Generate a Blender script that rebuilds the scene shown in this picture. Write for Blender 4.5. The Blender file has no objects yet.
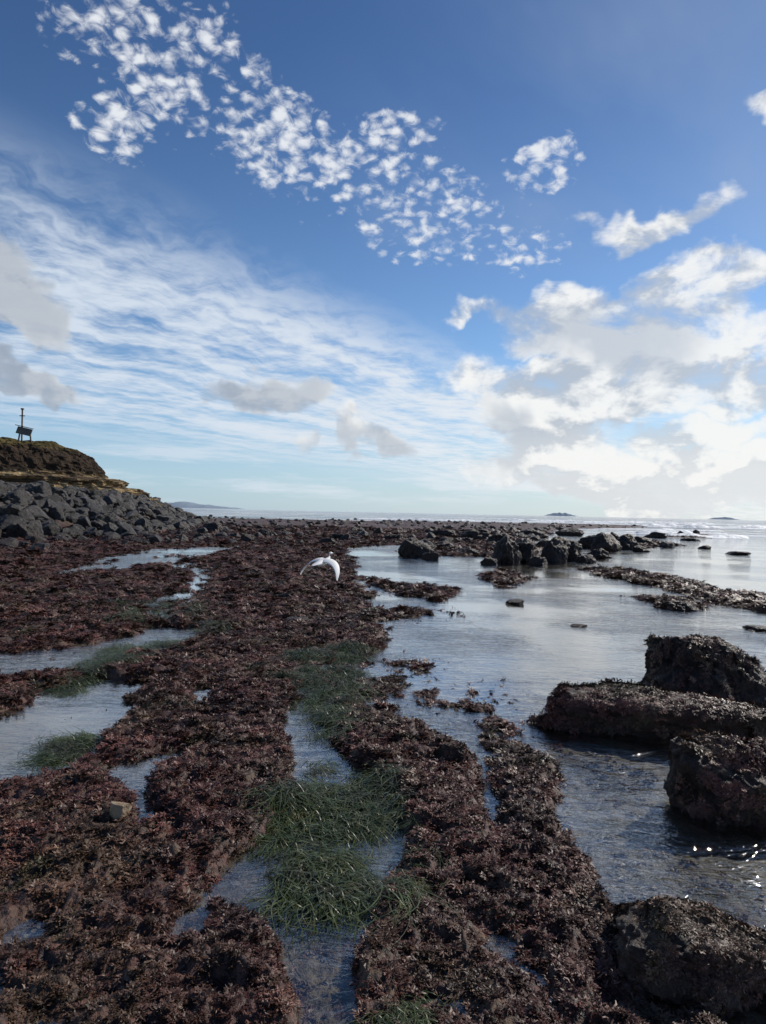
import bpy, math, numpy as np
from mathutils import Vector
rng=np.random.default_rng(7)
scene=bpy.context.scene
scene.view_settings.view_transform='Standard'; scene.view_settings.look='None'; scene.view_settings.exposure=0
F=683.0; CAMH=1.5; ROLL=math.radians(1.25)
# ---------------------------------------------------------------- survey helpers
def bearing(px,py):
    cx=px-383.; cy=512.-py
    return ((cx*math.cos(ROLL)-cy*math.sin(ROLL))/F,(cx*math.sin(ROLL)+cy*math.cos(ROLL))/F)
def gp(px,py,z=0.):
    u,v=bearing(px,py); Y=(z-CAMH)/min(v,-0.004); return (u*Y,Y)
def poly(pts): return np.array([gp(*p) for p in pts])
# ---------------------------------------------------------------- numpy noise
def _h(ix,iy,iz,seed):
    n=(ix.astype(np.int64)*374761393+iy.astype(np.int64)*668265263+iz.astype(np.int64)*2147483647+seed*1274126177)&0xffffffff
    n=((n^(n>>13))*1274126177)&0xffffffff
    n=((n^(n>>16))*2246822519)&0xffffffff
    return ((n^(n>>15))&0xffffff)/float(0xffffff)
def noise3(x,y,z=0.,seed=0):
    x=np.asarray(x,float);y=np.asarray(y,float);z=np.asarray(z,float)+0*x
    ix=np.floor(x);iy=np.floor(y);iz=np.floor(z)
    fx=x-ix;fy=y-iy;fz=z-iz
    ux=fx*fx*(3-2*fx);uy=fy*fy*(3-2*fy);uz=fz*fz*(3-2*fz)
    def L(a,b,t): return a+(b-a)*t
    def plane(k):
        return L(L(_h(ix,iy,iz+k,seed),_h(ix+1,iy,iz+k,seed),ux),L(_h(ix,iy+1,iz+k,seed),_h(ix+1,iy+1,iz+k,seed),ux),uy)
    p0=plane(0)
    if np.all(fz==0): return p0*2-1
    return L(p0,plane(1),uz)*2-1
def fbm(x,y,z=0.,oct=4,seed=0,rough=.5):
    a=1.;s=0.;t=0.;f=1.
    for i in range(oct):
        s=s+a*noise3(x*f+i*17.3,y*f-i*9.1,z*f if np.ndim(z) else z,seed+i); t+=a; a*=rough; f*=2.03
    return s/t
def sstep(a,b,x):
    t=np.clip((x-a)/(b-a),0,1); return t*t*(3-2*t)
def sdpoly(P,X,Y):
    """signed distance, + inside"""
    d=np.full(X.shape,1e18); ins=np.zeros(X.shape,bool)
    n=len(P)
    for i in range(n):
        ax,ay=P[i];bx,by=P[(i+1)%n]
        ex=bx-ax;ey=by-ay
        wx=X-ax;wy=Y-ay
        t=np.clip((wx*ex+wy*ey)/(ex*ex+ey*ey+1e-12),0,1)
        dd=(wx-ex*t)**2+(wy-ey*t)**2
        d=np.minimum(d,dd)
        if ay!=by:
            c=((ay>Y)!=(by>Y))&(X<(bx-ax)*(Y-ay)/(by-ay)+ax)
            ins^=c
    d=np.sqrt(d); return np.where(ins,d,-d)
# ---------------------------------------------------------------- layout
SEA=np.vstack([poly([(338,547),(352,566),(346,580),(372,592),(362,599),(430,614),(385,622),(388,640),(380,655),(394,672),(402,690),(470,692),(510,722),(547,760),(563,800),(574,850),(604,905),(644,960),(705,1024),(780,1120),(1300,1120)]),
   np.array([(60.,8.),(120.,60.),(900.,190.)]),poly([(700,522.5),(630,528),(560,529),(520,543),(440,545),(380,545)])])
POOLS=[poly(p) for p in [
 [(-60,660),(60,648),(120,640),(150,627),(200,629),(192,645),(135,658),(105,675),(60,671),(0,674)],
 [(-90,698),(10,720),(50,690),(90,678),(150,681),(130,700),(137,715),(100,740),(60,768),(0,788),(-90,800)],
 [(66,573),(100,558),(150,549),(248,545),(205,558),(130,569)],
 [(160,600),(180,585),(196,580),(180,571),(165,565),(195,562),(214,572),(210,592),(180,604)],
 [(134,614),(168,606),(164,620)],
 [(95,772),(130,763),(165,750),(220,744),(200,755),(165,765),(145,780),(148,800),(152,822),(135,826),(124,800)],
 [(297,690),(310,680),(325,700),(332,740),(396,800),(410,850),(388,902),(365,950),(368,1120),(275,1120),(288,1000),(272,930),(230,905),(225,870),(268,838),(292,800),(284,750)],
 [(402,704),(430,706),(469,720),(486,750),(498,790),(504,832),(490,822),(476,780),(452,747),(428,728),(405,720)],
 [(462,912),(500,935),(540,965),(562,1010),(575,1120),(565,1120),(540,1005),(502,960)],
 [(172,918),(210,900),(203,922),(188,936)],
 [(352,599),(385,594),(412,606),(380,613)],
 [(188,692),(214,682),(212,699),(196,702)],
 [(380,548),(400,556),(392,572),(440,588),(420,596),(380,586),(360,572),(350,552)],
]]
ISLES=[poly(p) for p in [
 [(575,568),(640,571),(700,584),(766,598),(900,620),(900,640),(766,613),(700,601),(640,584),(600,577)],
 [(478,573),(510,569),(530,578),(515,590),(488,585)],
 [(395,551),(440,543),(520,541),(545,548),(540,560),(480,557),(430,556)],
 [(352,576),(400,584),(470,590),(450,601),(400,595)],
 [(635,597),(700,601),(712,610),(670,611)],
 [(655,533),(700,534),(735,537),(700,538),(660,537)],
 [(600,540),(660,542),(680,546),(640,548),(605,546)],
]]
LAND=np.array([(-17.,27.),(-13.6,34.),(-15.2,50.),(-21.,78.),(-40.,100.),(-400.,130.),(-400.,-20.),(-45.,5.),(-30.,20.)])
FARSEA=np.array([(-4000.,150.),(-60.,118.),(-20.,104.),(10.,120.),(40.,130.),(90.,120.),(150.,100.),(4000.,200.),(20000.,20000.),(-20000.,20000.)])
def height(X,Y,fine=True):
    r=np.hypot(X,Y); s=np.clip(r/6.,.5,5.)
    w=np.clip(r/8.,.5,3)
    Xw=X+w*(.12*fbm(X*1.7,Y*1.7,oct=3,seed=1)+.09*fbm(X*7,Y*7,oct=2,seed=5))
    Yw=Y+w*(.16*fbm(X*1.7,Y*1.7,oct=3,seed=11)+.09*fbm(X*7,Y*7,oct=2,seed=6))
    sds=sdpoly(SEA,Xw,Yw)
    sd=np.maximum(sds,sdpoly(FARSEA,Xw,Yw))
    for p in POOLS: sd=np.maximum(sd,sdpoly(p,Xw,Yw))
    for p in ISLES: sd=np.minimum(sd,-sdpoly(p,Xw,Yw))
    sd=sd+.14*s*fbm(X*1.3,Y*1.3,oct=4,seed=21,rough=.6)+.015*s
    k=sstep(-.12*s,.12*s,sd)
    low=fbm(X*.9,Y*.9,oct=3,seed=31)
    reef=.028+.07*low
    depth=(.034+.04*low)*(.55+.45*sstep(2.5,4.5,r))+.06*sstep(.3,1.5,sds)+.25*sstep(4,40,sd)+.6*sstep(30,150,sd)
    h=reef*(1-k)-depth*k
    if fine:
        b1=1-np.abs(fbm(X*3.3,Y*3.3,oct=2,seed=41))*2.
        b2=1-np.abs(noise3(X*11,Y*11,seed=51))*1.6
        b3=1-np.abs(noise3(X*27,Y*27,seed=61))*1.6
        h=h+(1-.72*k)*(.030*(b1-.5)*np.clip(r/7,1,2)+.026*(b2-.3)*np.clip(r/9,1,2)+.012*(b3-.3))
    far=sstep(25,70,r)*(1-k)
    h=h+far*(.10*fbm(X*.35,Y*.35,oct=3,seed=71))
    dl=sdpoly(LAND,X+.8*noise3(X*.4,Y*.4,seed=81),Y)
    h=h+np.clip(dl*.42,0,2.1)
    return h,k,sd
# ---------------------------------------------------------------- node helper
class T:
    def __init__(s,tree): s.t=tree; s.n=tree.nodes; s.l=tree.links
    def put(s,sock,v):
        if isinstance(v,bpy.types.NodeSocket): s.l.new(v,sock)
        elif v is not None:
            if isinstance(v,(tuple,list)) and len(v)==3 and sock.type=='RGBA': v=(*v,1.)
            sock.default_value=v
    def m(s,op,a,b=None,c=None,clamp=False):
        n=s.n.new('ShaderNodeMath'); n.operation=op; n.use_clamp=clamp
        s.put(n.inputs[0],a)
        if b is not None: s.put(n.inputs[1],b)
        if c is not None: s.put(n.inputs[2],c)
        return n.outputs[0]
    def add(s,a,b): return s.m('ADD',a,b)
    def sub(s,a,b): return s.m('SUBTRACT',a,b)
    def mul(s,a,b): return s.m('MULTIPLY',a,b)
    def mx(s,a,b): return s.m('MAXIMUM',a,b)
    def vm(s,op,a,b=None,out=0):
        n=s.n.new('ShaderNodeVectorMath'); n.operation=op
        s.put(n.inputs[0],a)
        if b is not None: s.put(n.inputs[1],b)
        return n.outputs['Value'] if op in('LENGTH','DOT_PRODUCT') else n.outputs[0]
    def ss(s,a,b,x,lo=0.,hi=1.,smooth=True):
        n=s.n.new('ShaderNodeMapRange'); n.interpolation_type='SMOOTHSTEP' if smooth else 'LINEAR'
        s.put(n.inputs[0],x); s.put(n.inputs[1],a); s.put(n.inputs[2],b); s.put(n.inputs[3],lo); s.put(n.inputs[4],hi)
        return n.outputs[0]
    def noise(s,v,scale,detail=3,rough=.5,dist=0.,lac=2.):
        n=s.n.new('ShaderNodeTexNoise'); s.put(n.inputs['Vector'],v); s.put(n.inputs['Scale'],scale)
        n.inputs['Detail'].default_value=detail; n.inputs['Roughness'].default_value=rough; n.inputs['Distortion'].default_value=dist
        n.inputs['Lacunarity'].default_value=lac
        return n.outputs['Fac']
    def noisec(s,v,scale,detail=3,rough=.5):
        n=s.n.new('ShaderNodeTexNoise'); s.put(n.inputs['Vector'],v); s.put(n.inputs['Scale'],scale)
        n.inputs['Detail'].default_value=detail; n.inputs['Roughness'].default_value=rough
        return n.outputs['Color']
    def vor(s,v,scale,smooth=.4):
        n=s.n.new('ShaderNodeTexVoronoi'); n.feature='F1'; s.put(n.inputs['Vector'],v); n.inputs['Scale'].default_value=scale
        return n.outputs['Distance']
    def comb(s,x,y,z):
        n=s.n.new('ShaderNodeCombineXYZ'); s.put(n.inputs[0],x);s.put(n.inputs[1],y);s.put(n.inputs[2],z); return n.outputs[0]
    def sep(s,v):
        n=s.n.new('ShaderNodeSeparateXYZ'); s.put(n.inputs[0],v); return n.outputs
    def mix(s,f,a,b,mode='MIX'):
        n=s.n.new('ShaderNodeMix'); n.data_type='RGBA'; n.blend_type=mode; n.clamp_result=False
        s.put(n.inputs[0],f); s.put(n.inputs[6],a); s.put(n.inputs[7],b); return n.outputs[2]
    def bump(s,h,strength=1.,dist=.01,normal=None):
        n=s.n.new('ShaderNodeBump'); s.put(n.inputs['Strength'],strength); s.put(n.inputs['Distance'],dist); s.put(n.inputs['Height'],h)
        if normal is not None: s.l.new(normal,n.inputs['Normal'])
        return n.outputs[0]
    def mapping(s,v,loc=(0,0,0),rot=(0,0,0),scale=(1,1,1),typ='POINT'):
        n=s.n.new('ShaderNodeMapping'); n.vector_type=typ; s.put(n.inputs[0],v)
        n.inputs['Location'].default_value=loc
        n.inputs['Rotation'].default_value=rot; n.inputs['Scale'].default_value=scale
        return n.outputs[0]
def newmat(name):
    m=bpy.data.materials.new(name); m.use_nodes=True; m.node_tree.nodes.clear(); t=T(m.node_tree)
    t.out=t.n.new('ShaderNodeOutputMaterial'); return m,t
def principled(t,col,rough=.6,spec=.5,normal=None):
    p=t.n.new('ShaderNodeBsdfPrincipled'); t.put(p.inputs['Base Color'],col); t.put(p.inputs['Roughness'],rough)
    t.put(p.inputs['Specular IOR Level'],spec)
    if normal is not None: t.l.new(normal,p.inputs['Normal'])
    t.l.new(p.outputs[0],t.out.inputs[0]); return p
def pos(t):
    g=t.n.new('ShaderNodeNewGeometry'); return g.outputs['Position'],g.outputs['Normal']
# ---------------------------------------------------------------- sun & sky
SUN_AZ=math.radians(50); SUN_EL=math.radians(36)
sund=Vector((math.sin(SUN_AZ)*math.cos(SUN_EL),math.cos(SUN_AZ)*math.cos(SUN_EL),math.sin(SUN_EL)))
sl=bpy.data.lights.new('sun','SUN'); sl.energy=4.6; sl.angle=math.radians(.5); sl.color=(1.,.93,.84)
so=bpy.data.objects.new('sun',sl); scene.collection.objects.link(so); so.rotation_euler=sund.to_track_quat('Z','Y').to_euler()
w=bpy.data.worlds.new('World'); scene.world=w; w.use_nodes=True; w.node_tree.nodes.clear(); t=T(w.node_tree)
try: w.cycles.sampling_method='NONE'
except Exception as ex: print('world sampling',ex)
wo=t.n.new('ShaderNodeOutputWorld'); bg=t.n.new('ShaderNodeBackground'); bg.inputs[1].default_value=.1
sk=t.n.new('ShaderNodeTexSky'); sk.sky_type='NISHITA'; sk.sun_disc=False; sk.sun_elevation=SUN_EL; sk.sun_rotation=SUN_AZ
sk.air_density=1.; sk.dust_density=.3; sk.ozone_density=2.
tc=t.n.new('ShaderNodeTexCoord'); V=tc.outputs['Generated']
x,y,z=t.sep(V)[:3]
hl=t.m('SQRT',t.add(t.mul(x,x),t.mul(y,y)))
az=t.m('ARCTAN2',x,y); tt=t.m('DIVIDE',z,t.mx(hl,.001)); AT0=t.comb(az,tt,0.)
nc=t.noisec(V,7.,4,.55)
def warped(amt,ay):
    d=t.vm('MULTIPLY',t.vm('SUBTRACT',nc,(.5,.5,.5)),(amt,ay,0.)); return t.vm('ADD',AT0,d)
AT=warped(.30,.22)
def blob(px,py,rx,ry,rot=0.,inner=.3):
    u,v=bearing(px,py); a=math.atan(u); c=math.cos(a)
    mp=t.mapping(AT,loc=(a,v*c,0),rot=(0,0,math.radians(rot)),scale=(rx/F*c*c,ry/F*c,1),typ='TEXTURE')
    return t.ss(1.,inner,t.vm('LENGTH',mp))
def blobs(L):
    o=None
    for b in L:
        k=blob(*b); o=k if o is None else t.mx(o,k)
    return o
zc=t.mx(z,.0)
inv=t.m('DIVIDE',1.,t.add(zc,.025))
Px=t.mul(x,inv);Py=t.mul(y,inv)
A=t.sub(t.mul(Px,.819),t.mul(Py,.574)); B=t.add(t.mul(Px,.574),t.mul(Py,.819))
wrp=t.sep(nc)[0]
base=t.mix(1.,sk.outputs[0],t.mix(t.ss(.1,.75,tt),(0.76,0.95,1.13),(0.42,.60,.82)),'MULTIPLY')
# cirrus band
mband=t.mul(t.ss(-8.5,-4.5,A),t.ss(-1.6,-2.5,A))
n1=t.noise(t.comb(t.add(t.mul(A,1.5),t.mul(wrp,1.6)),t.mul(B,.22),0.),1.5,6,.62)
rip=t.noise(t.comb(t.mul(A,1.1),t.mul(B,1.0),3.),4.5,4,.6)
cir=t.mul(mband,t.ss(.31,.64,t.add(n1,t.mul(t.sub(rip,.5),.5))))
cir=t.mul(cir,.92)
n2=t.noise(t.comb(t.mul(az,2.2),t.mul(tt,17.),1.7),2.2,5,.6)
wisp=t.mul(t.mul(t.ss(.46,.64,n2),t.ss(.0,.03,tt)),t.ss(.24,.10,tt))
n3=t.noise(t.comb(t.mul(A,.9),t.mul(B,.35),5.),1.2,5,.55)
veil=t.mul(t.ss(.35,.75,n3),t.mul(blobs([(640,60,420,230,0,.1),(620,190,330,110,-5,.1)]),.6))
# cirrocumulus
AT=warped(.10,.10)
mcc=blobs([(165,60,140,105,-20),(110,130,70,55,0),(275,135,110,85,-40),(400,195,200,88,-22),(490,240,125,44,-15),(70,35,55,60,0),(540,165,80,45,0),(395,130,70,40,0),(230,60,60,50,0)])
Vc=t.mapping(V,rot=(0,math.radians(38),0),scale=(1.,1.,1.55))
ncc=t.noise(Vc,46.,4,.62,.5)
vcc=t.vor(Vc,58.)
ncb=t.noise(V,12.,2,.5)
dcc=t.add(t.add(ncc,t.mul(t.sub(.42,vcc),.42)),t.mul(t.sub(ncb,.5),.60))
thr=t.ss(0.,.9,mcc,.84,.34,False)
cc=t.mul(t.ss(thr,t.add(thr,.42),dcc),.96)
# cumulus
AT=warped(.30,.22)
mcu=blobs([(640,335,270,74,-5,.4),(710,290,160,60,0,.3),(530,425,150,58,-25,.4),(640,480,280,46,-8,.4),(735,490,240,50,0,.4),(635,222,150,42,-5,.2),(775,105,90,50,0,.1),(260,388,100,36,0,.2),(370,430,120,28,-8,.2),(15,290,105,62,0,.3),(25,374,90,34,-10,.4),(740,385,160,62,0,.4),(490,325,100,34,-8,.2),(600,395,170,52,0,.4),(700,440,140,40,0,.3)])
Vs=t.mapping(V,scale=(1.,1.,1.7))
ncu=t.noise(Vs,10.,6,.60,.3)
ncs=t.noise(t.mapping(V,loc=(.025,.0,.06),scale=(1.,1.,1.7)),10.,4,.60,.3)
th2=t.ss(0.,1.,mcu,.80,.22,False)
rest=t.ss(.3,-.4,y)
th2=t.m('MINIMUM',th2,t.ss(0.,1.,rest,.92,.55,False))
cu=t.ss(th2,t.add(th2,.30),ncu)
lit=t.ss(-.13,.07,t.sub(ncu,ncs))
dk=blobs([(15,290,110,70,0),(20,374,100,42,-10),(250,388,110,40,0),(500,440,70,35,-30),(610,345,130,38,0),(370,440,110,30,0)])
lit=t.mul(lit,t.sub(1.,t.mul(dk,.75)))
right=t.ss(-.5,.6,az)
lit=t.mx(lit,t.mul(t.mul(t.ss(.16,.05,tt),right),.6))
ccol=t.mix(lit,t.mix(right,(3.3,3.9,4.8),(5.3,5.8,6.5)),(9.4,9.4,9.2))
wcol=t.mix(right,(6.8,7.6,8.6),(8.8,9.0,9.2))
hz=t.mul(t.ss(.26,-.02,tt),t.add(.60,t.mul(right,.15)))
col=t.mix(hz,base,t.mix(right,(4.1,5.9,7.8),(6.6,7.4,8.0)))
col=t.mix(veil,col,(3.3,4.2,6.0))
col=t.mix(cir,col,wcol)
col=t.mix(t.mul(wisp,.6),col,wcol)
col=t.mix(cc,col,(8.1,8.4,8.9))
col=t.mix(t.mul(cu,.92),col,ccol)
t.l.new(col,bg.inputs[0]); t.l.new(bg.outputs[0],wo.inputs[0])
# ---------------------------------------------------------------- materials
def mat_ground():
    m,t=newmat('reef_rock'); P,N=pos(t); px,py,pz=t.sep(P)[:3]
    n=t.noise(P,2.2,6,.6); n2=t.noise(P,28.,5,.65)
    red=t.mix(t.ss(.35,.65,n2),(.022,.010,.008),(.10,.043,.033))
    brn=t.mix(t.ss(.35,.65,n2),(.028,.018,.011),(.11,.070,.043))
    c=t.mix(t.ss(.42,.6,n),red,brn)
    c=t.mix(t.mul(t.ss(.6,.72,n2),.5),c,(.20,.14,.11))
    nb=t.noise(P,6.,6,.65)
    bed=t.mix(t.ss(.35,.65,nb),(.035,.024,.017),(.135,.100,.066))
    bed=t.mix(t.mul(t.ss(.50,.62,t.noise(P,2.7,5,.65)),.7),bed,(.035,.030,.014))
    c=t.mix(t.ss(.0,-.03,pz),c,bed)
    c=t.mix(t.ss(.6,1.2,pz),c,(.07,.06,.05))
    c=t.mix(t.ss(-.13,-.35,pz),c,(.06,.068,.065))
    principled(t,c,t.ss(.3,.7,n2,.4,.8),.35,t.bump(t.add(n2,t.noise(P,90.,3,.6)),.8,.012)); return m
def mat_seaweed():
    m,t=newmat('red_seaweed'); P,N=pos(t)
    oi=t.n.new('ShaderNodeObjectInfo'); rnd=oi.outputs['Random']
    n=t.noise(P,1.3,4,.6); n2=t.noise(P,60.,3,.6)
    a=t.mix(rnd,(.050,.017,.013),(.165,.063,.048))
    b=t.mix(rnd,(.048,.027,.015),(.16,.095,.055))
    c=t.mix(t.ss(.45,.63,n),a,b)
    c=t.mix(t.mul(t.ss(.50,.70,n2),t.ss(.4,1.,rnd,.05,.65)),c,(.34,.225,.19))
    c=t.mix(t.mul(t.ss(.58,.70,t.noise(P,3.1,3,.5)),.6),c,(.045,.050,.018))
    tone=t.mul(t.ss(.35,.65,t.noise(P,.9,5,.62),.5,1.2,False),t.ss(.35,.65,t.noise(P,5.,3,.6),.55,1.25,False))
    c=t.mix(1.,c,t.comb(tone,tone,tone),'MULTIPLY')
    principled(t,c,.5,.3); return m
def mat_grass():
    m,t=newmat('seagrass_green'); P,N=pos(t)
    oi=t.n.new('ShaderNodeObjectInfo'); rnd=oi.outputs['Random']
    n=t.noise(P,14.,3,.6)
    c=t.mix(rnd,(.016,.028,.007),(.058,.080,.018)); c=t.mix(t.ss(.5,.7,n),c,(.10,.105,.035)); c=t.mix(t.mul(t.ss(.52,.64,t.noise(P,3.5,4,.6)),.6),c,(.03,.025,.012))
    principled(t,c,.42,.45); return m
def mat_rock(name,c0,c1,c2,bs=1.):
    m,t=newmat(name); P,N=pos(t)
    n=t.noise(P,3.,6,.65); n2=t.noise(P,24.,6,.7)
    c=t.mix(t.ss(.38,.6,n),c0,c1); c=t.mix(t.mul(t.ss(.5,.7,n2),.8),c,c2)
    principled(t,c,t.ss(.3,.7,n2,.35,.75),.4,t.bump(t.add(n2,n),1.,.03*bs)); return m
MG=mat_ground(); MS=mat_seaweed(); MGR=mat_grass()
MR=mat_rock('wet_dark_rock',(.010,.008,.007),(.030,.020,.016),(.07,.048,.038),1.5)
MRB=mat_rock('algae_brown_rock',(.018,.011,.008),(.055,.032,.023),(.12,.08,.060),1.5)
MRG=mat_rock('grey_riprap_rock',(.022,.019,.017),(.065,.058,.051),(.15,.135,.12),3.)
# ---------------------------------------------------------------- mesh helper
def mesh_np(name,V,Fq,mat,smooth=True,link=True,tri=False):
    me=bpy.data.meshes.new(name); V=np.asarray(V,np.float32); Fq=np.asarray(Fq,np.int32); k=Fq.shape[1]
    me.vertices.add(len(V)); me.vertices.foreach_set('co',V.ravel())
    me.loops.add(Fq.size); me.loops.foreach_set('vertex_index',Fq.ravel())
    me.polygons.add(len(Fq)); me.polygons.foreach_set('loop_start',np.arange(0,Fq.size,k,dtype=np.int32))
    me.update(calc_edges=True)
    me.polygons.foreach_set('use_smooth',np.full(len(Fq),smooth)); 
    if mat: me.materials.append(mat)
    o=bpy.data.objects.new(name,me)
    if link: scene.collection.objects.link(o)
    return o
# ---------------------------------------------------------------- terrain sheet
ang=np.concatenate([np.linspace(-44,44,640),np.linspace(44,316,90)[1:-1]]); ang=np.radians(ang)
rad=np.concatenate([np.geomspace(.8,250,960),np.geomspace(250,16000,40)[1:]])
R,An=np.meshgrid(rad,ang,indexing='ij'); X=(R*np.sin(An)).ravel(); Y=(R*np.cos(An)).ravel()
H,K,_=height(X,Y)
nr,na=len(rad),len(ang)
idx=np.arange(nr*na).reshape(nr,na); nx=np.roll(idx,-1,axis=1)
Fq=np.stack([idx[:-1],nx[:-1],nx[1:],idx[1:]],-1).reshape(-1,4)[:,::-1]
Vv=np.stack([X,Y,H],1); c=len(Vv); Vv=np.vstack([Vv,[[0,0,.05]]])
capA=idx[0]; capB=nx[0]
cap=[[c,capB[i+1],capA[i+1],capA[i]] for i in range(0,na-1,2)]
Fq=np.vstack([Fq,np.array(cap)])
mesh_np('reef_ground',Vv,Fq,MG)
# ---------------------------------------------------------------- water
def mat_water():
    m,t=newmat('sea_water'); P,N=pos(t); px,py,pz=t.sep(P)[:3]
    dist=t.vm('LENGTH',P)
    calm=t.noise(P,.35,3,.5)
    wp=t.vm('ADD',P,t.vm('MULTIPLY',t.noisec(P,.9,2,.5),(.5,.5,0.)))
    n1=t.noise(t.mapping(wp,rot=(0,0,.6),scale=(1.,2.6,1.)),4.0,4,.55,.6)
    n2=t.noise(t.mapping(wp,rot=(0,0,-.4),scale=(1.,2.,1.)),15.,3,.55,.8)
    amp=t.mx(t.ss(.38,.62,calm,.15,1.2),t.mul(t.ss(.6,1.4,px),t.ss(7.,4.5,dist,0.,1.7)))
    h=t.mul(t.add(n1,t.mul(n2,.34)),amp)
    nr_=t.bump(h,1.,.014)
    n4=t.noise(t.mapping(P,scale=(.35,1.,1.)),.9,5,.65,.4)
    far=t.ss(22.,100.,dist)
    nr_=t.bump(t.mul(n4,far),1.,.5,nr_)
    lw=t.n.new('ShaderNodeLayerWeight'); lw.inputs[0].default_value=.5; t.l.new(nr_,lw.inputs['Normal'])
    fac=t.add(.05,t.mul(t.m('POWER',lw.outputs['Facing'],2.9),.93))
    gl=t.n.new('ShaderNodeBsdfGlossy'); gl.inputs['Color'].default_value=(1,1,1,1); gl.inputs['Roughness'].default_value=.04; t.l.new(nr_,gl.inputs['Normal'])
    tr=t.n.new('ShaderNodeBsdfTransparent'); tr.inputs[0].default_value=(.88,.91,.88,1)
    mx=t.n.new('ShaderNodeMixShader'); t.l.new(fac,mx.inputs[0]); t.l.new(tr.outputs[0],mx.inputs[1]); t.l.new(gl.outputs[0],mx.inputs[2])
    df=t.n.new('ShaderNodeBsdfDiffuse'); df.inputs[0].default_value=(.8,.82,.84,1)
    fo=t.noise(t.mapping(P,scale=(.02,.10,1.)),.9,7,.72,.3)
    fm=t.mul(t.ss(.51,.57,fo),t.ss(40.,80.,dist))
    m2=t.n.new('ShaderNodeMixShader'); t.l.new(t.mul(fm,.8),m2.inputs[0]); t.l.new(mx.outputs[0],m2.inputs[1]); t.l.new(df.outputs[0],m2.inputs[2])
    t.l.new(m2.outputs[0],t.out.inputs[0]); return m
S=20000.
mesh_np('sea_water',[(-S,-S,0),(S,-S,0),(S,S,0),(-S,S,0)],[(0,1,2,3)],mat_water(),False)
def surf():
    m,t=newmat('surf_foam'); P,N=pos(t); n=t.noise(P,1.2,5,.7)
    principled(t,t.mix(t.ss(.35,.6,n),(.45,.52,.56),(.85,.87,.88)),.6,.3,t.bump(n,1.,.3))
    r=np.random.default_rng(4); Vs_=[];Fs=[]; base=0
    for i in range(34):
        Yc=r.uniform(55,230); u0=r.uniform(-.15 if Yc>135 else .28,.7); L=r.uniform(.05,.22)*Yc; X0=u0*Yc; n=60
        xs=np.linspace(0,L,n); ys=Yc+2.5*fbm(xs*.06+i*7,xs*0,oct=3,seed=i)+xs*r.uniform(-.1,.1)
        e=np.sin(np.linspace(0,math.pi,n))**.5
        hh=e*(.10+.6*np.clip(fbm(xs*.25+i*3,xs*0,oct=4,seed=i+50)+.25,0,1)); wd=e*(.8+1.2*np.abs(fbm(xs*.3,xs*0+i,oct=3,seed=9)))
        prof=[(-1.,-.05),(-.6,.35),(-.1,1.),(.3,.7),(1.6,-.05)]
        for a in range(n):
            for (py_,pz_) in prof: Vs_.append((X0+xs[a],ys[a]+py_*wd[a],hh[a]*pz_-.01))
        k=np.arange(n*5).reshape(n,5)+base; Fs.append(np.stack([k[:-1,:-1],k[1:,:-1],k[1:,1:],k[:-1,1:]],-1).reshape(-1,4)); base+=n*5
    mesh_np('breaking_surf',Vs_,np.vstack(Fs),m)
surf()
# ---------------------------------------------------------------- boulders
def ico(sub):
    import bmesh
    bm=bmesh.new(); bmesh.ops.create_icosphere(bm,subdivisions=sub,radius=1.)
    v=np.array([a.co[:] for a in bm.verts]); f=np.array([[q.index for q in p.verts] for p in bm.faces]); bm.free(); return v,f
ICO={k:ico(k) for k in (4,5,6)}
def rock_shape(seed,sub=6,cuts=16,rough=.14):
    v,f=ICO[sub]; r=np.random.default_rng(seed); p=v.copy()
    p=p*(1+.22*fbm(p[:,0]*1.3+seed,p[:,1]*1.3,p[:,2]*1.3,3,seed))[:,None]
    for i in range(cuts):
        n=r.normal(size=3); n/=np.linalg.norm(n); d=r.uniform(.5,.8)
        e=np.maximum(0,p@n-d); p=p-(e*.95)[:,None]*n
    dsp=rough*fbm(p[:,0]*3.1+seed,p[:,1]*3.1,p[:,2]*3.1,6,seed+3,.62)
    rd=1-np.abs(noise3(p[:,0]*9+seed,p[:,1]*9,p[:,2]*9,seed+9))
    p=p+v*(dsp+.35*rough*(rd-.6))[:,None]
    m=np.abs(p).max(0); return p/m,f
rock_pts=[]
def boulder(px,by,wpx,hpx,seed,mat=None,depth=.8,name='boulder',rot=None,algae=0,sub=6,flare=.22,rough=.14):
    x_,y_=gp(px,by); W=wpx*y_/F
    yc=y_+W*depth*.5; u,v=bearing(px,by-hpx); Hh=max(.03,CAMH+v*yc); x_=u*yc; W=wpx*yc/F; y_=yc
    r=np.random.default_rng(seed); p,f=rock_shape(seed,sub,rough=rough)
    a=r.uniform(-.4,.4) if rot is None else rot
    ca,sa=math.cos(a),math.sin(a)
    p=p@np.array([[ca,sa,0],[-sa,ca,0],[0,0,1]])
    p[:,2]=np.where(p[:,2]>0,np.abs(p[:,2])**.75,p[:,2])
    fl=1+flare*sstep(.5,-.35,p[:,2]); p[:,0]*=fl; p[:,1]*=fl; p=p/np.abs(p).max(0)
    lo=.80
    p=p*np.array([W/2,W*depth/2,Hh*lo]); p[:,2]+=Hh*(1-lo)
    o=mesh_np(name,p,f,mat or MR); o.location=(x_,y_,0)
    if algae:
        me=o.data; n=len(p); no=np.zeros(n*3,np.float32); me.vertices.foreach_get('normal',no); no=no.reshape(-1,3)
        pat=fbm(p[:,0]*4+seed,p[:,1]*4,p[:,2]*4,3,seed)
        ok=np.where((p[:,2]>.01)&(no[:,2]>.0)&(pat>-.3))[0]; s=r.choice(ok,min(algae,len(ok)),replace=False)
        rock_pts.append((p[s]+[x_,y_,0],no[s],np.full(len(s),1.)))
    return o
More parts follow.
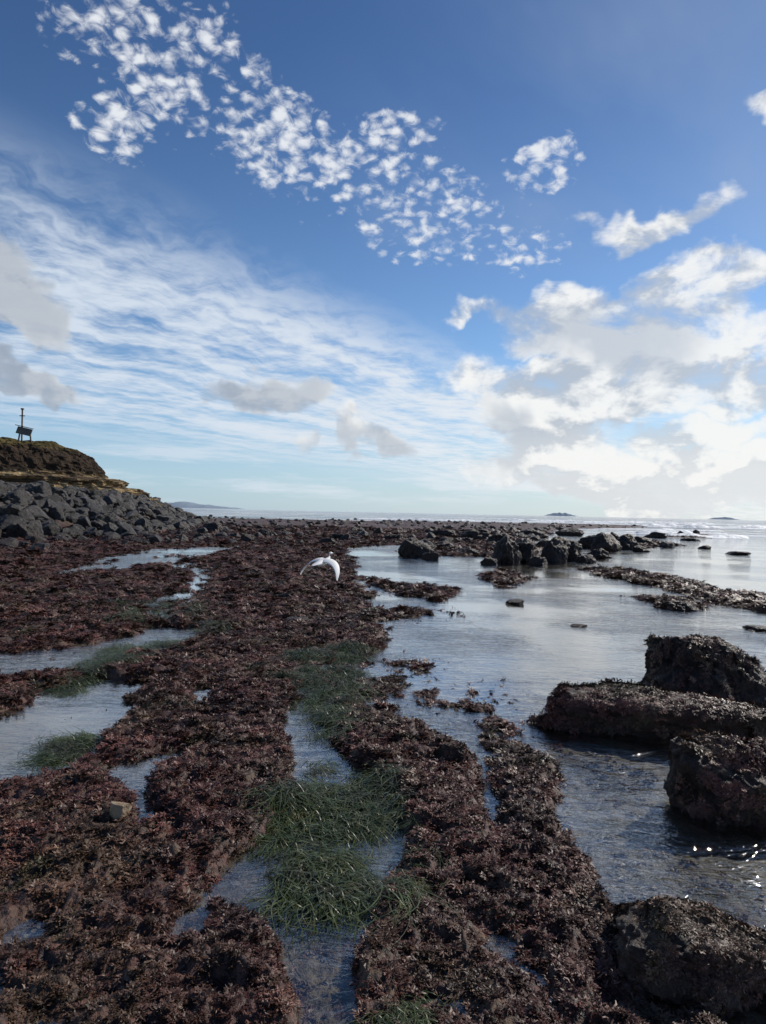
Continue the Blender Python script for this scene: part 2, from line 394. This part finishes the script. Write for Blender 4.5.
boulder(708,710,138,76,3,depth=.9,algae=700,rot=.2,rough=.24)
boulder(645,742,232,52,5,depth=.42,mat=MRB,algae=2200,rot=-.1,rough=.2)
boulder(722,828,136,94,8,depth=.75,algae=1800,mat=MRB,rot=.5,rough=.2)
boulder(705,1020,200,118,12,depth=.75,algae=7500,mat=MRB,rough=.22)
boulder(455,776,62,38,15,depth=.9,mat=MRB,algae=60)
for i,(a,b,c_,d) in enumerate([(417,557,38,21),(505,563,36,28),(524,562,30,24),(556,562,34,26),(572,560,26,20),(603,551,40,20),(626,549,28,16),(478,541,44,12),(446,538,34,10),(588,548,26,15),(545,548,26,10),
   (516,605,22,6),(680,611,34,12),(578,628,22,4),(705,549,16,4),(737,555,26,4),(470,556,30,8),(395,541,26,7),(360,536,26,6),(25,541,36,18),(93,536,42,16),(128,533,28,13),(760,632,34,6),(210,533,30,12),(175,530,30,10),(300,628,40,12),(500,545,30,13),(640,545,26,9),(530,538,34,10),(570,536,30,8),(655,538,24,7),(615,544,22,12),(690,541,20,4),(490,565,20,9),(538,565,22,10),(585,563,24,9),(432,560,20,8),(640,552,20,7),(598,558,26,10)]):
    boulder(a,b,c_,d,30+i,depth=.9,sub=5,flare=.12,rough=.26)
o=boulder(119,836,23,19,77,mat=mat_rock('pale_cobble',(.25,.18,.11),(.34,.26,.17),(.4,.32,.24),.2),name='beach_stone',rough=.05); 
o.location.z=float(height(np.array([o.location.x]),np.array([o.location.y]))[0][0])+.03
# ---------------------------------------------------------------- prototypes
def clump(seed,n=30,wid=.10,name='seaweed_clump'):
    r=np.random.default_rng(seed); Vs_=[];Fs=[]
    for i in range(n):
        a=r.uniform(0,2*math.pi); e=r.uniform(-.1,1.1); L=r.uniform(.4,1.); b0=r.uniform(0,.6)
        d=np.array([math.cos(a)*math.cos(e),math.sin(a)*math.cos(e),math.sin(e)*.7])
        s=np.array([-math.sin(a+r.uniform(-.8,.8)),math.cos(a),r.uniform(-.5,.5)])
        p0=np.array([math.cos(a)*b0,math.sin(a)*b0,-.12]); 
        p1=p0+d*L*.4; p2=p1+(d+r.normal(0,.6,3))*L*.28; p3=p2+(d+s*.7+r.normal(0,.6,3)-[0,0,.5])*L*.24; p4=p2+(d-s*.7+r.normal(0,.6,3)-[0,0,.4])*L*.24
        k=len(Vs_); ws=wid*r.uniform(.5,1.5)
        Vs_+= [p0-s*ws*.4,p0+s*ws*.4,p1-s*ws,p1+s*ws,p2-s*ws*1.2,p2+s*ws*1.2,p3-s*ws*.4,p3+s*ws*.8,p4-s*ws*.8,p4+s*ws*.4]
        Fs+= [[k,k+1,k+3,k+2],[k+2,k+3,k+5,k+4],[k+5,k+7,k+6,k+4],[k+5,k+9,k+8,k+4]]
    return mesh_np(name,np.array(Vs_),np.array(Fs),MS,True,link=False)
def tuft(seed,n=22,name='seagrass_tuft'):
    r=np.random.default_rng(seed); Vs_=[];Fs=[]
    for i in range(n):
        p=np.array([r.normal(0,.2),r.normal(0,.2),0.]); a=r.normal(0,.5); L=r.uniform(.4,1.3); seg=9; hgt=r.uniform(.0,.14)*(1 if r.random()<.7 else 1.6); wv_=r.normal(0,.3); wd=r.uniform(.006,.012)
        curl=r.normal(0,.16); f1=r.uniform(5,10)
        for j in range(seg+1):
            s=j/seg; k=len(Vs_)
            q=p+[0,0,hgt*math.sin(math.pi*min(1,s*1.15))+.01]; nrm=np.array([-math.sin(a),math.cos(a),r.normal(0,.3)])
            ww=wd*(1-.7*s)
            Vs_+=[q-nrm*ww,q+nrm*ww]
            if j<seg: Fs.append([k,k+1,k+3,k+2])
            p=p+np.array([math.cos(a),math.sin(a),0])*L/seg; a+=curl+wv_*math.sin(s*f1)
    return mesh_np(name,np.array(Vs_),np.array(Fs),MGR,True,link=False)
def instancer(name,P,rot,scl,protos,mats):
    col=bpy.data.collections.new(name+'_kinds')
    for o in protos: col.objects.link(o)
    me=bpy.data.meshes.new(name); me.vertices.add(len(P)); me.vertices.foreach_set('co',np.asarray(P,np.float32).ravel())
    a=me.attributes.new('rot','FLOAT_VECTOR','POINT'); a.data.foreach_set('vector',np.asarray(rot,np.float32).ravel())
    a=me.attributes.new('scl','FLOAT_VECTOR','POINT'); a.data.foreach_set('vector',np.asarray(scl,np.float32).ravel())
    a=me.attributes.new('pick','INT','POINT'); a.data.foreach_set('value',rng.integers(0,len(protos),len(P)).astype(np.int32))
    for m in mats: me.materials.append(m)
    ob=bpy.data.objects.new(name,me); scene.collection.objects.link(ob)
    g=bpy.data.node_groups.new(name+'_scatter','GeometryNodeTree')
    g.interface.new_socket('Geometry',in_out='INPUT',socket_type='NodeSocketGeometry'); g.interface.new_socket('Geometry',in_out='OUTPUT',socket_type='NodeSocketGeometry')
    N=g.nodes; L=g.links; gi=N.new('NodeGroupInput'); go=N.new('NodeGroupOutput'); ip=N.new('GeometryNodeInstanceOnPoints'); ci=N.new('GeometryNodeCollectionInfo')
    ci.inputs['Collection'].default_value=col; ci.inputs['Separate Children'].default_value=True; ci.inputs['Reset Children'].default_value=True
    def na_(nm,ty):
        n=N.new('GeometryNodeInputNamedAttribute'); n.data_type=ty; n.inputs[0].default_value=nm; return n.outputs[0]
    e=N.new('FunctionNodeEulerToRotation'); L.new(na_('rot','FLOAT_VECTOR'),e.inputs[0])
    L.new(gi.outputs[0],ip.inputs['Points']); L.new(ci.outputs[0],ip.inputs['Instance']); ip.inputs['Pick Instance'].default_value=True
    L.new(na_('pick','INT'),ip.inputs['Instance Index']); L.new(e.outputs[0],ip.inputs['Rotation']); L.new(na_('scl','FLOAT_VECTOR'),ip.inputs['Scale'])
    L.new(ip.outputs[0],go.inputs[0])
    md=ob.modifiers.new('scatter','NODES'); md.node_group=g; return ob
def rot_for(nv,phi):
    c_,s_=np.cos(-phi),np.sin(-phi); a=nv[:,0]*c_-nv[:,1]*s_; b=nv[:,0]*s_+nv[:,1]*c_
    return np.stack([-np.arcsin(np.clip(b,-1,1)),np.arctan2(a,nv[:,2]),phi],1)
# seaweed
N0=180000
r_=(np.sqrt(1.5)+(np.sqrt(60)-np.sqrt(1.5))*rng.random(N0))**2; a_=np.radians(rng.uniform(-38,38,N0))
X=r_*np.sin(a_);Y=r_*np.cos(a_); H,K,sd=height(X,Y)
GRASS=[poly(p) for p in [
 [(245,850),(290,790),(325,750),(395,785),(414,850),(365,905),(290,895)],
 [(295,650),(358,645),(358,690),(348,745),(316,735),(292,690)],
 [(25,762),(55,742),(102,732),(106,752),(60,768)],
 [(110,652),(200,637),(228,628),(236,638),(150,664),(70,696),(50,690)],
 [(380,950),(415,960),(438,1050),(380,1050)],
 [(100,602),(190,600),(220,618),(130,630)]]]
gi_=np.full(X.shape,-9.)
for p in GRASS[:3]: gi_=np.maximum(gi_,sdpoly(p,X,Y))
dens=fbm(X*2.,Y*2.,oct=3,seed=91)
q_=rng.random(N0)
keep=((H>.000)|((H>-.035)&(q_<.15)&(r_<14)))&(dens>-.72)&((gi_<0)|(rng.random(N0)<.35))&(sdpoly(LAND,X,Y)<.5)
X,Y,H,r2=X[keep],Y[keep],H[keep],r_[keep]
sz=.0100*r2**.76*rng.uniform(.5,1.6,len(X)); phi=rng.uniform(0,6.28,len(X))
nv=np.stack([rng.normal(0,.25,len(X)),rng.normal(0,.25,len(X)),np.ones(len(X))],1); nv/=np.linalg.norm(nv,axis=1)[:,None]
P=np.stack([X,Y,H],1); rot=rot_for(nv,phi); zs=np.clip(.70-r2/40.,.3,1)
scl=np.stack([sz,sz,sz*zs],1)
for (p,nn,_) in rock_pts:
    P=np.vstack([P,p]); ph=rng.uniform(0,6.28,len(p)); rot=np.vstack([rot,rot_for(nn,ph)])
    s=.0080*np.linalg.norm(p,axis=1)**.78*rng.uniform(.6,1.4,len(p)); scl=np.vstack([scl,np.stack([s,s,s*.45],1)])
print('seaweed',len(P))
instancer('red_seaweed',P,rot,scl,[clump(i) for i in range(6)],[MS])
# seagrass
GP=[];GRt=[];GS=[]
def grass(poly_,n,size,flow,spread=.45,prob=1.):
    lo=poly_.min(0);hi=poly_.max(0); c_=0
    x_=rng.uniform(lo[0],hi[0],n*9); y_=rng.uniform(lo[1],hi[1],n*9); ok=(sdpoly(poly_,x_,y_)+.26*fbm(x_*3,y_*3,oct=3,seed=3)>0)&(fbm(x_*4,y_*4,oct=2,seed=13)>-.30); x_=x_[ok][:n];y_=y_[ok][:n]
    h,_,_=height(x_,y_); zz=np.maximum(h,-.008)+.001
    GP.append(np.stack([x_,y_,zz],1)); f=flow+spread*fbm(x_*1.5,y_*1.5,oct=2,seed=8)*3+rng.normal(0,.45,len(x_))
    GRt.append(np.stack([0*f,0*f,f],1)); s=size*rng.uniform(.5,1.4,len(x_)); GS.append(np.stack([s,s,s*.8],1))
D=math.radians
grass(GRASS[0],560,.22,D(-70)); grass(GRASS[1],420,.22,D(-80)); grass(GRASS[2],110,.22,D(200)); grass(GRASS[3],230,.26,D(200))
grass(GRASS[4],45,.14,D(-80)); grass(GRASS[5],110,.3,D(190))
instancer('seagrass',np.vstack(GP),np.vstack(GRt),np.vstack(GS),[tuft(100+i) for i in range(7)],[MGR])
# ---------------------------------------------------------------- riprap / far boulder fields
def field(name,n,gen,smin,smax,mat,seed,flat=.75):
    x_,y_=gen(n); h,k,_=height(x_,y_,False); r=np.random.default_rng(seed)
    s=smin+(smax-smin)*r.random(len(x_))**2.6
    P=np.stack([x_,y_,h+s*.15],1); rot=np.stack([r.normal(0,.35,len(s)),r.normal(0,.35,len(s)),r.uniform(0,6.28,len(s))],1)
    pr=[]
    for i in range(7):
        p,f=rock_shape(seed*10+i,4,18,.09); pr.append(mesh_np(name+'_stone',p,f,mat,False,link=False))
    instancer(name,P,rot,np.stack([s,s*.85,s*flat],1),pr,[mat])
def gen_land(n):
    x_=rng.uniform(-60,-11,n*8); y_=rng.uniform(15,100,n*8); d=sdpoly(LAND,x_,y_); ok=(d>-1.2)&(d<8)&(np.arctan2(x_,y_)>-.75); return x_[ok][:n],y_[ok][:n]
field('boulder_riprap',3300,gen_land,.18,.75,MRG,3)
def gen_far(n):
    y_=28+95*rng.random(n*3)**1.2; x_=y_*rng.uniform(-.42,.46,n*3); h,k,sd=height(x_,y_,False); ok=(h>-.05)&(sdpoly(LAND,x_,y_)<0)
    return x_[ok][:n],y_[ok][:n]
field('reef_boulders',1000,gen_far,.10,.48,MR,5,.6)
def gen_left(n):
    y_=20+40*rng.random(n*3); x_=y_*rng.uniform(-.62,-.12,n*3); ok=(sdpoly(LAND,x_,y_)<0)&(sdpoly(LAND,x_,y_)>-8)&(rng.random(n*3)<.5); return x_[ok][:n],y_[ok][:n]
field('shore_boulders',330,gen_left,.1,.42,MR,6,.6)
# ---------------------------------------------------------------- headland
def headland():
    m,t=newmat('sandstone_and_grass'); P,N=pos(t); z_=t.sep(P)[2]; nz=t.sep(N)[2]
    st=t.noise(t.mapping(P,scale=(.15,.15,3.)),1.6,4,.6); n=t.noise(P,1.8,6,.65)
    c=t.mix(t.ss(.4,.6,st),(.08,.055,.035),(.34,.25,.13)); c=t.mix(t.ss(.5,.7,n),c,(.05,.035,.025))
    c=t.mix(t.mul(t.ss(4.2,4.6,z_),.95),c,t.mix(t.ss(.4,.6,n),(.018,.013,.010),(.05,.034,.024)))
    g=t.mix(t.ss(.4,.6,n),(.035,.034,.012),(.14,.105,.035))
    c=t.mix(t.mul(t.ss(.55,.85,nz),t.ss(6.2,6.9,z_)),c,g)
    principled(t,c,.95,.1,t.bump(n,1.,.35))
    lv=[(.5,21,15),(1.9,20,14.4),(2.3,19.8,14.2),(2.35,18.9,13.2),(2.8,19.1,13.3),(3.2,18.6,13),(3.25,17.0,12),(3.8,17.4,12.2),(4.1,16.6,11.8),(4.15,15.4,11),(4.9,14.9,10.8),(5.6,14.2,10.3),(6.2,13.5,9.9),(6.8,12.6,9.1),(7.2,11.2,8),(7.5,8.5,5.5),(7.6,3.5,2.2),(7.65,.2,.2)]
    zz=np.array([l[0] for l in lv]); s=np.arange(len(lv)); sf=np.linspace(0,len(lv)-1,120)
    Z=np.interp(sf,s,zz); RX=np.interp(sf,s,[l[1] for l in lv]); RY=np.interp(sf,s,[l[2] for l in lv])
    th=np.linspace(0,2*np.pi,420,endpoint=False)
    Zg,Tg=np.meshgrid(Z,th,indexing='ij'); RXg=RX[:,None]+0*Tg; RYg=RY[:,None]+0*Tg
    n1_=fbm(np.cos(Tg)*5,np.sin(Tg)*5,Zg*.5,4,5); n2_=fbm(np.cos(Tg)*22,np.sin(Tg)*22,Zg*2.5,3,6)
    k=1+.04*n1_+.045*n2_
    Xg=-42+RXg*np.cos(Tg)*k; Yg=64+RYg*np.sin(Tg)*k; Zz=Zg+(.6*fbm(Xg*.6,Yg*.6,oct=5,seed=9,rough=.65)-.1)*sstep(3,6,Zg)
    nl,nt=Zg.shape; idx=np.arange(nl*nt).reshape(nl,nt); nx=np.roll(idx,-1,1)
    Fq=np.stack([idx[:-1],nx[:-1],nx[1:],idx[1:]],-1).reshape(-1,4)
    mesh_np('coastal_bluff',np.stack([Xg.ravel(),Yg.ravel(),Zz.ravel()],1),Fq,m,False)
headland()
def plain(name,c,r=.7):
    m,t=newmat(name); P,N=pos(t); n=t.noise(P,9.,4,.6)
    principled(t,t.mix(n,tuple(q*.7 for q in c),tuple(q*1.3 for q in c)),r,.3); return m
MW=plain('weathered_wood',(.09,.07,.05)); MM=plain('painted_board',(.12,.12,.10))
emp=bpy.data.objects.new('lookout_sign',None); scene.collection.objects.link(emp)
def box(name,c,sz,mat,rot=(0,0,0),parent=emp,bev=.01):
    import bmesh
    bm=bmesh.new(); bmesh.ops.create_cube(bm,size=1.)
    for v in bm.verts: v.co=Vector((v.co.x*sz[0],v.co.y*sz[1],v.co.z*sz[2]))
    bmesh.ops.bevel(bm,geom=bm.edges[:],offset=bev,segments=2,affect='EDGES')
    me=bpy.data.meshes.new(name); bm.to_mesh(me); bm.free(); me.materials.append(mat); o=bpy.data.objects.new(name,me); scene.collection.objects.link(o)
    o.location=c; o.rotation_euler=rot; o.parent=parent; return o
u,v=bearing(23,438); Yd=57.; emp.location=(u*Yd,Yd,CAMH+v*Yd-.3)
box('post',(-.1,0,1.35),(.10,.10,2.7),MW); box('cross_arm',(-.1,0,2.15),(.45,.07,.07),MW); box('cap',(-.1,0,2.72),(.2,.2,.12),MW)
box('board',(.15,-.12,.85),(1.25,.08,.6),MM,(math.radians(-14),math.radians(12),0)); box('leg_1',(-.35,.05,.4),(.1,.1,.9),MW,(0,.15,0)); box('leg_2',(.6,.05,.35),(.1,.1,.8),MW,(0,-.1,0)); box('roof',(.15,-.1,1.22),(1.4,.4,.06),MW,(0,math.radians(12),0))
# ---------------------------------------------------------------- distant land
def hill(name,px0,px1,Dm,hpx,seed):
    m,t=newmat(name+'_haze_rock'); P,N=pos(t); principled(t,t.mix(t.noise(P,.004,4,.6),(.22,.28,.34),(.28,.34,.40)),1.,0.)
    n=90; mm=9; u0=(px0-383)/F*Dm;u1=(px1-383)/F*Dm; xs=np.linspace(u0,u1,n); ys=np.linspace(-1,1,mm)
    s=np.linspace(0,1,n); prof=np.sin(np.pi*s)**.8*(.45+.55*(fbm(s*6+seed,s*0,oct=4,seed=seed)+.5))*hpx/F*Dm
    Xg,Yg=np.meshgrid(xs,ys,indexing='ij'); Zg=prof[:,None]*(1-ys**2)[None,:]-2; Yg=Dm+Yg*(u1-u0)*.25
    idx=np.arange(n*mm).reshape(n,mm); Fq=np.stack([idx[:-1,:-1],idx[1:,:-1],idx[1:,1:],idx[:-1,1:]],-1).reshape(-1,4)
    mesh_np(name,np.stack([Xg.ravel(),Yg.ravel(),Zg.ravel()],1),Fq,m)
hill('distant_island',544,578,9000,4,3); hill('distant_island',708,740,9500,3.2,8); hill('distant_headland',120,245,5000,8,5)
# ---------------------------------------------------------------- egret
def egret():
    MWh,t=newmat('white_feathers'); P,N=pos(t); principled(t,t.mix(t.noise(P,40.,3,.6),(.74,.74,.72),(.84,.84,.82)),.6,.3)
    MB=plain('black_bill',(.02,.02,.02),.4); MY=plain('dark_legs',(.03,.03,.02),.5)
    e=bpy.data.objects.new('egret',None); scene.collection.objects.link(e)
    def loft(name,path,rad_,mat,ns=14):
        path=np.array(path,float); n=len(path); V_=[]
        for i in range(n):
            d=path[min(i+1,n-1)]-path[max(i-1,0)]; d/=np.linalg.norm(d); s_=np.cross(d,[0,0,1.]); s_/=np.linalg.norm(s_)+1e-9; u_=np.cross(s_,d)
            for j in range(ns):
                a=2*math.pi*j/ns; rr=rad_[i] if np.ndim(rad_[i]) else (rad_[i],rad_[i]); V_.append(path[i]+s_*math.cos(a)*rr[0]+u_*math.sin(a)*rr[1])
        idx=np.arange(n*ns).reshape(n,ns); nx=np.roll(idx,-1,1); Fq=np.stack([idx[:-1],idx[1:],nx[1:],nx[:-1]],-1).reshape(-1,4)
        o=mesh_np(name,V_,Fq,mat); o.parent=e; sm=o.modifiers.new('s','SUBSURF'); sm.levels=1; sm.render_levels=1; return o
    loft('body',[(0,-.34,.0),(0,-.27,.005),(0,-.18,.0),(0,-.06,-.01),(0,.06,-.005),(0,.14,.01),(0,.19,.035),(0,.22,.06),(0,.205,.09),(0,.215,.115),(0,.25,.12),(0,.29,.112),(0,.31,.108)],
         [(.02,.004),(.05,.012),(.06,.04),(.07,.062),(.062,.058),(.042,.042),(.028,.03),(.022,.024),(.02,.022),(.022,.024),(.026,.026),(.016,.016),(.006,.006)],MWh)
    loft('bill',[(0,.30,.11),(0,.35,.104),(0,.40,.097)],[.009,.006,.001],MB,8)
    for s_ in(-1,1): loft('leg',[(s_*.02,-.16,-.03),(s_*.02,-.32,-.035),(s_*.02,-.46,-.04),(s_*.025,-.52,-.05)],[.008,.006,.005,.009],MY,8)
    for sgn in(-1,1):
        n,mm=22,9; V_=[]
        for i in range(n):
            s_=i/(n-1); ang_=.12-1.5*s_
            if i==0: px_,pz=.03,.045
            else: px_+=math.cos(ang_)*.5/(n-1); pz+=math.sin(ang_)*.5/(n-1)
            ch=.19*(1-.25*s_)*math.sqrt(max(0,1-(s_**3.5)))+.015; le=.10+.04*math.sin(s_*math.pi)-.22*s_**2
            for j in range(mm):
                q=j/(mm-1); V_.append((sgn*px_,le-ch*q*(1+.05*((i%2)-.5)*q),pz+.02*math.sin(q*math.pi)*(1-s_*.6)-.03*q))
        idx=np.arange(n*mm).reshape(n,mm); Fq=np.stack([idx[:-1,:-1],idx[1:,:-1],idx[1:,1:],idx[:-1,1:]],-1).reshape(-1,4)
        o=mesh_np('wing',V_,Fq,MWh); o.parent=e; so_=o.modifiers.new('t','SOLIDIFY'); so_.thickness=.008; so_.offset=0
    u,v=bearing(323,562); Yb=12.2; e.location=(u*Yb,Yb,CAMH+v*Yb); e.rotation_euler=(math.radians(8),math.radians(4),math.radians(-28))
egret()
# ---------------------------------------------------------------- camera
cd=bpy.data.cameras.new('camera'); cam=bpy.data.objects.new('camera',cd); scene.collection.objects.link(cam); scene.camera=cam
cam.location=(0,0,CAMH); cam.rotation_euler=(math.radians(90),-ROLL,0); cd.sensor_fit='VERTICAL'; cd.sensor_height=36.; cd.lens=36.*F/1024.
cd.clip_start=.05; cd.clip_end=40000
